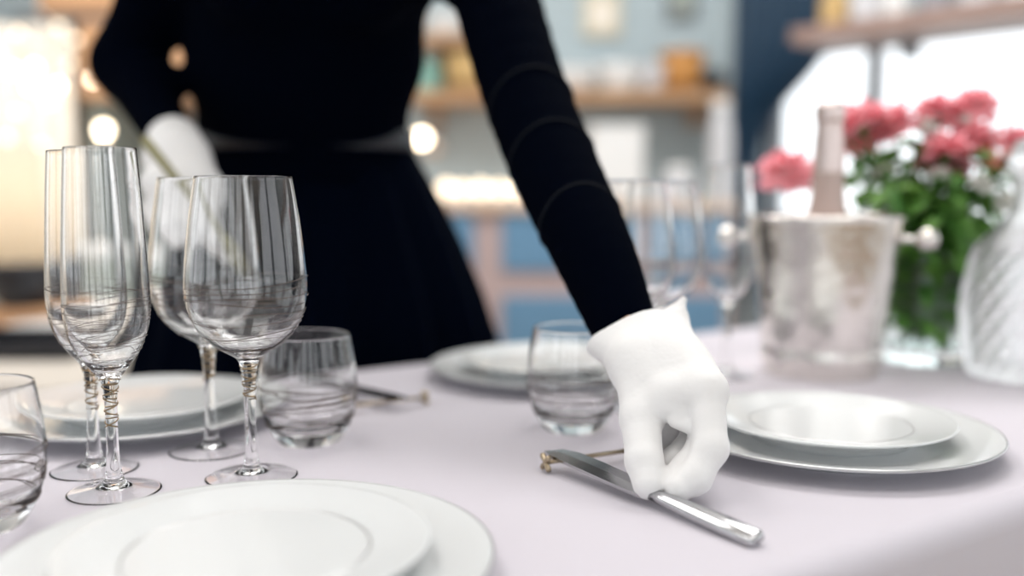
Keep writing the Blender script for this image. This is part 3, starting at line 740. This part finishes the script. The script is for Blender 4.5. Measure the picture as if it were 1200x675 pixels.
# fork held in that hand
fk = thing('fork', 'silver fork with olive reflection in its colour, held in the blurred left glove', 'fork', (-.418, 1.092, 1.036))
fd = Vector((.112, .012, -.150)).normalized()
def fpt(t, side=0, up=0):
    s_ = Vector((fd.z, 0, -fd.x)).normalized(); return tuple(fd * t + s_ * side + Vector((0, -1, 0)) * up)
v, f = [], []
secs = [(0, .004, .0022), (.004, .0062, .003), (.04, .0058, .003), (.09, .0034, .0024), (.135, .0030, .0022), (.15, .008, .0018), (.165, .0105, .0014)]
for t_, hw, hh in secs:
    for k in range(10): a = 2 * PI * k / 10; v.append(fpt(t_, hw * math.cos(a), hh * math.sin(a)))
for j in range(len(secs) - 1):
    for k in range(10): f.append((j * 10 + k, j * 10 + (k + 1) % 10, (j + 1) * 10 + (k + 1) % 10, (j + 1) * 10 + k))
f.append(tuple(range(10))); f.append(tuple(60 + k for k in range(10)))
raw('handle', v, f, 'olive', fk, True)
for k in range(4):
    s_ = (k - 1.5) * .0055; tube('tine', [fpt(.162, s_), fpt(.185, s_, .001), fpt(.205, s_ * .95, -.001)], [.0017, .0015, .0007], 'olive', fk, 6)

# ------------------------------------------------------------------ background: back wall cabinet, shelf and what stands on them
cb = thing('base_cabinet', 'blush framed cabinet with dusty blue panels behind the person', 'cabinet', (0, 3.66, 0))
box('carcass', (-.13, -.08, .46), (1.82, .42, .88), 'blush', cb)
for x, w_ in ((-.83, .40), (-.36, .45), (.195, .46), (.62, .26)):
    for z, h in ((.797, .205), (.355, .50)):
        dd = box('door', (x, -.295, z), (w_, .018, h), 'blue', cb)
        tube('knob', [(x, -.303, z), (x, -.330, z)], .010, 'nickel', dd, 10)
wt = tag(box('worktop', (-.13, 3.575, .92), (1.86, .47, .036), 'counter'), 'tan worktop on the blue panelled cabinet', 'worktop')
sh1 = thing('wall_shelf', 'warm oak wall shelf carrying white bowls and a basket', 'shelf', (.21, 3.70, 1.325))
box('board', (0, 0, 0), (1.18, .24, .045), 'wood', sh1)
for x in (-.5, .5): box('bracket', (x, .06, -.06), (.03, .16, .08), 'wood', sh1)
sh2 = thing('wall_shelf', 'short upper oak wall shelf between the body and the reaching arm', 'shelf', (-.27, 3.70, 1.53))
box('board', (0, 0, 0), (.42, .24, .04), 'wood', sh2)
for x in (-.15, .15): box('bracket', (x, .06, -.05), (.03, .14, .06), 'wood', sh2)
def bowl(name, lab, cat, loc, r, h, m, grp=None):
    t = lathe(name, spline([(0, .003), (r * .5, .003), (r * .55, 0), (r * .62, .004), (r * .88, h * .5), (r, h)], 5) + spline([(r * .97, h), (r * .83, h * .52), (r * .55, .012), (0, .010)], 5), m, None, 40)
    t.location = loc; return tag(t, lab, cat, grp)
Z1 = 1.3480
bowl('stacked_bowl', 'wide white bowl on the oak shelf, left one', 'bowl', (.23, 3.69, Z1), .10, .085, 'white', 'white bowls on the oak shelf')
bowl('stacked_bowl', 'wide white bowl on the oak shelf, middle one', 'bowl', (.405, 3.69, Z1), .085, .10, 'white', 'white bowls on the oak shelf')
bowl('stacked_bowl', 'small white bowl on the oak shelf beside the basket', 'bowl', (.53, 3.68, Z1), .055, .10, 'jar', 'white bowls on the oak shelf')
def basket(lab, loc, r, h, m):
    t = thing('wicker_basket', lab, 'basket', loc)
    lathe('weave', [(0, 0), (r * .8, 0), (r, h), (r * .93, h), (r * .75, .01), (0, .01)], m, t, 32)
    tube('braided_rim', [(r * .97 * math.cos(a), r * .97 * math.sin(a), h) for a in [2 * PI * i / 32 for i in range(32)]], .01, m, t, 8, True)
basket('amber wicker basket on the oak shelf', (.645, 3.69, Z1), .085, .14, 'amber')
bowl('dark_bowl', 'dark low bowl at the right end of the oak shelf', 'bowl', (.755, 3.66, Z1), .045, .075, 'black')
basket('straw basket on the oak shelf between body and arm', (-.165, 3.69, Z1), .095, .13, 'straw')
def jar(name, lab, cat, loc, r, h, m, lid=None, grp=None):
    t = thing(name, lab, cat, loc, 0, grp)
    lathe('body', spline([(0, 0), (r * .9, 0), (r, .01), (r, h * .7), (r * .75, h * .88), (r * .7, h)], 4) + [Vector((0, h))], m, t, 32)
    lathe('lid', [(r * .74, h), (r * .76, h + .006), (r * .74, h + .026), (0, h + .03)], lid or 'nickel', t, 32)
    return t
jar('storage_jar', 'teal glass jar on the oak shelf beside the torso', 'jar', (-.335, 3.68, Z1), .065, .125, 'teal', 'white')
bowl('stacked_bowl', 'pale bowl on the short upper shelf', 'bowl', (-.25, 3.69, 1.5505), .07, .075, 'white')
# things on the worktop
ZW = .938
for i, (x, s) in enumerate(((-.235, 1), (-.175, .9), (-.11, 1), (-.045, .9), (.02, 1), (.085, .9))):
    t = thing('globe_lamp', ['leftmost', 'second', 'third', 'fourth', 'fifth', 'rightmost'][i] + ' of the small glowing globe lamps on the worktop', 'lamp', (x, 3.42, ZW), 0, 'glowing globe lamps on the worktop')
    lathe('base', [(0, 0), (.022, 0), (.022, .012), (.012, .022), (0, .022)], 'nickel', t, 20)
    lathe('globe', [(0, .020)] + [(.026 * s * math.sin(a), .020 + .026 * s - .026 * s * math.cos(a)) for a in [PI * k / 10 for k in range(1, 10)]] + [(0, .020 + .052 * s)], 'softbulb', t, 20)
wl = thing('wall_lamp', 'glowing globe wall lamp beside the waist', 'lamp', (-.318, 3.822, 1.16))
tube('arm', [(0, 0, 0), (0, -.2, 0), (0, -.40, .0)], .008, 'nickel', wl, 8); lathe('backplate', [(0, 0), (.05, 0), (.05, .012), (0, .014)], 'nickel', wl, 24).rotation_euler = (PI / 2, 0, 0)
gb = lathe('globe', [(0, -.024)] + [(.024 * math.sin(a), -.024 * math.cos(a)) for a in [PI * k / 10 for k in range(1, 10)]] + [(0, .024)], 'bulb', wl, 20); gb.location = (0, -.42, 0)
cn = thing('white_canister', 'square white canister on the worktop behind the glasses', 'canister', (.37, 3.47, ZW))
box('body', (0, 0, .125), (.19, .17, .25), 'white', cn, None, .012); box('lid', (0, 0, .257), (.196, .176, .02), 'white', cn, None, .006)
jar('tall_jar', 'tall white jar on the worktop right of the canister', 'jar', (.745, 3.45, ZW), .042, .33, 'jar', 'white')
jar('storage_jar', 'short frosted jar on the worktop between canister and tall jar', 'jar', (.60, 3.47, ZW), .06, .10, 'jar', 'white')
pf = thing('picture_frame', 'small cream print in a frame on the grey wall', 'picture', (.35, 3.818, 1.66))
box('frame', (0, 0, 0), (.15, .02, .17), 'paper', pf); box('print', (0, -.011, 0), (.09, .004, .11), 'cream', pf)
pf2 = thing('picture_frame', 'small dark framed picture on the grey wall right of the cream print', 'picture', (.66, 3.818, 1.71))
box('frame', (0, 0, 0), (.12, .02, .14), 'frame', pf2); box('print', (0, -.011, 0), (.08, .004, .10), 'grey_green', pf2)
# shelf across the window
ws = thing('window_shelf', 'brown walnut shelf running across the top of the window', 'shelf', tuple(on_wall(1.56, -.20, 1.475)), math.atan2(AD.y, AD.x))
box('board', (0, 0, 0), (2.95, .26, .05), 'brownwood', ws)
for x in (-1.2, -.1, 1.0): box('bracket', (x, .13, -.05), (.03, .10, .06), 'frame', ws)
Z2 = 1.5005
specs = [(.06, .045, .12, 'straw', 'straw coloured jar at the far left end of the window shelf'), (.17, .05, .14, 'jar', 'frosted jar second from the left on the window shelf'), (.27, .04, .16, 'white', 'white jar third from the left on the window shelf'), (.40, .05, .13, 'greyjar', 'grey jar fourth from the left on the window shelf'), (.52, .05, .15, 'jar', 'frosted jar fifth from the left on the window shelf'), (.645, .045, .12, 'white', 'white jar sixth from the left on the window shelf'), (.76, .05, .14, 'greyjar', 'grey jar seventh from the left on the window shelf'), (.88, .05, .14, 'white', 'white jar above the bouquet on the window shelf')]
for t_, r, h, m, lab in specs:
    p = on_wall(t_ + .11, -.21, Z2); jar('shelf_jar', lab, 'jar', tuple(p), r, h, m, 'nickel', 'jars on the window shelf')
# navy drape gathered to the left of the window, below and behind the shelf end
v = []; f = []; NS, NT = 56, 22
for j in range(NT):
    tz = j / (NT - 1); z = 2.62 - tz * 2.0
    q = min(1, max(0, (1.55 - z) / .42)); q = q * q * (3 - 2 * q)
    ta = -.36; tb = .08 * (1 - q) + -.24 * q
    for i in range(NS):
        s_ = i / (NS - 1); p = on_wall(ta + (tb - ta) * s_, -.035 + .017 * math.sin(s_ * 40), z); v.append(tuple(p))
for j in range(NT - 1):
    for i in range(NS - 1): f.append((j * NS + i, j * NS + i + 1, (j + 1) * NS + i + 1, (j + 1) * NS + i))
cu = raw('navy_drape', v, f, 'navy', None, True); tag(cu, 'navy blue drape gathered at the left of the window', 'curtain'); md = cu.modifiers.new('thickness', 'SOLIDIFY'); md.thickness = .002

# left side: tan wood cupboard, cream curtain with lights, side table with black ware
tw = thing('tall_cupboard', 'tan wood cupboard open in front, behind the left sleeve', 'cupboard', (-1.45, 3.30, 0))
box('upper_box', (.18, .16, 1.75), (.46, .72, .42), 'copper', tw); box('shelf_gap', (.13, .165, 1.525), (.54, .69, .03), 'frame', tw)
box('door', (.235, .16, 1.39), (.33, .72, .24), 'copper', tw); box('back_panel', (-.05, .19, .752), (.24, .02, 1.50), 'cream', tw)
box('side_panel', (.10, .02, .635), (.04, .36, 1.27), 'grey_green', tw); box('side_panel', (-.155, 0, .752), (.04, .40, 1.504), 'cream', tw)
def pleated(name, lab, x0, x1, y, z0, z1, m, waves, amp=.03):
    v = []; f = []; n_ = waves * 8
    for z in (z0, (z0 + z1) / 2, z1):
        for i in range(n_ + 1): v.append((x0 + (x1 - x0) * i / n_, y + amp * math.sin(i / n_ * waves * 2 * PI), z))
    for j in range(2):
        for i in range(n_): k = j * (n_ + 1) + i; f.append((k, k + 1, k + n_ + 2, k + n_ + 1))
    o = raw(name, v, f, m, None, True); md = o.modifiers.new('thickness', 'SOLIDIFY'); md.thickness = .004; return tag(o, lab, 'curtain')
pleated('cream_curtain', 'cream curtain at the far left behind the fairy lights', -2.6, -1.385, 3.06, .02, 1.495, 'cream', 12, .02)
ft = thing('light_garland', 'garland of warm fairy lights in front of the cream curtain', 'fairy lights', (-1.5, 3.005, 1.0))
pts = [(-.047, 0, .348), (.02, .01, .355), (.008, 0, .30), (.09, .01, .30), (.205, .0, .32), (-.10, .01, .40), (.13, .01, .37), (-.03, 0, .22), (.03, .01, .115), (.15, .01, .44), (.06, .01, .25), (-.07, 0, .14), (.10, .01, .48), (-.02, 0, .46)]
tube('wire', spline([(-.10, .015, .60)] + sorted([(p[0], .015, p[2]) for p in pts], key=lambda p: -p[2]) + [(0, .015, .05)], 4), .002, 'nickel', ft, 5)
for i, p in enumerate(pts):
    b = lathe('bulb', [(0, -.011), (.008, -.008), (.011, 0), (.008, .008), (0, .011)], 'bulb' if i < 5 else 'softbulb', ft, 12); b.location = p
tl = thing('globe_lamp', 'single glowing globe lamp above the front flute rim', 'lamp', (-1.225, 2.90, .8005))
tube('pole', [(0, 0, 0), (0, 0, .34)], .006, 'nickel', tl, 8); lathe('base', [(0, 0), (.05, 0), (.05, .012), (0, .016)], 'nickel', tl, 24)
b = lathe('globe', [(0, -.02), (.014, -.014), (.02, 0), (.014, .014), (0, .02)], 'bulb', tl, 20); b.location = (0, 0, .357)
ls = thing('console', 'sage painted console under the single globe lamp', 'console', (-1.33, 2.86, 0))
box('body', (0, 0, .385), (.36, .28, .77), 'grey_green', ls); box('top', (0, 0, .785), (.38, .30, .03), 'white', ls)
ac = thing('armchair', 'white upholstered chair back left of the gloved hand', 'chair', (-.885, 2.92, 0))
box('backrest', (0, .16, .80), (.46, .10, .62), 'white', ac, None, .04); box('seat', (0, -.08, .43), (.46, .46, .12), 'white', ac, None, .04)
for sx in (-1, 1):
    for sy in (-.26, .14): box('leg', (sx * .19, sy, .185), (.035, .035, .37), 'brownwood', ac)
# side table
st = thing('side_table', 'side table under the beige cloth at the left picture edge', 'table', (-1.25, 2.08, 0))
box('tabletop', (0, 0, .640), (1.08, 1.12, .03), 'wood', st)
for sx in (-1, 1):
    for sy in (-1, 1): box('leg', (sx * .48, sy * .50, .312), (.05, .05, .624), 'wood', st)
b2 = bmesh.new(); bm_box(b2, (0, 0, .575), (1.11, 1.15, .17), None, .012)
cl2 = from_bm('side_tablecloth', b2, 'beige'); bm2 = bmesh.new(); bm2.from_mesh(cl2.data)
bmesh.ops.delete(bm2, geom=[fc for fc in bm2.faces if fc.normal.z < -.9], context='FACES'); bm2.to_mesh(cl2.data); bm2.free()
cl2.location = (-1.25, 2.08, 0); tag(cl2, 'beige cloth on the side table at the left', 'tablecloth')
TZ2 = .6605
tr = thing('serving_tray', 'long black serving tray on the side table', 'tray', (-.955, 1.86, TZ2))
box('base', (0, 0, .007), (.27, .20, .012), 'black', tr)
for sy in (-1, 1): box('rim', (0, sy * .097, .02), (.27, .012, .03), 'black', tr)
for sx in (-1, 1): box('rim', (sx * .131, 0, .02), (.012, .20, .03), 'black', tr)
dp = lathe('serving_dish', [(0, .002), (.06, 0), (.075, .004), (.12, .018), (.12, .022), (.075, .010), (0, .008)], 'white', None, 48); dp.location = (-.99, 2.085, TZ2); tag(dp, 'flat white dish on the side table behind the black tray', 'dish')
dp = lathe('serving_dish', [(0, .002), (.07, 0), (.085, .004), (.13, .02), (.13, .024), (.085, .012), (0, .010)], 'amber', None, 48); dp.location = (-1.28, 1.84, TZ2); tag(dp, 'flat amber dish at the far left of the side table', 'dish')
bd = box('serving_board', (-1.15, 2.27, TZ2 + .022), (.20, .16, .044), 'copper'); bd.name = 'serving_board'; tag(bd, 'tan wooden block under the black bowl', 'board')
bowl('serving_bowl', 'black bowl on a tan block on the side table', 'bowl', (-1.15, 2.255, TZ2 + .0445), .098, .095, 'black')
cv = thing('table_lamp', 'lit cream table lamp behind the black bowl', 'lamp', (-1.30, 2.46, TZ2))
lathe('base', spline([(0, 0), (.07, 0), (.07, .015), (.025, .03), (.012, .10), (.012, .20)], 4), 'cream', cv, 32)
lathe('shade', [(.102, .12), (.104, .12), (.092, .43), (.090, .43)], 'lampshade', cv, 48)
lathe('bulb', [(0, .20), (.014, .205), (.024, .23), (.018, .255), (0, .262)], 'softbulb', cv, 16)
ll = bpy.data.lights.new('table_lamp_light', 'POINT'); ll.energy = .15; ll.color = (1, .86, .68); ll.shadow_soft_size = .03
lo_ = bpy.data.objects.new('table_lamp_light', ll); col.objects.link(lo_); lo_.location = (-1.30, 2.46, TZ2 + .30)
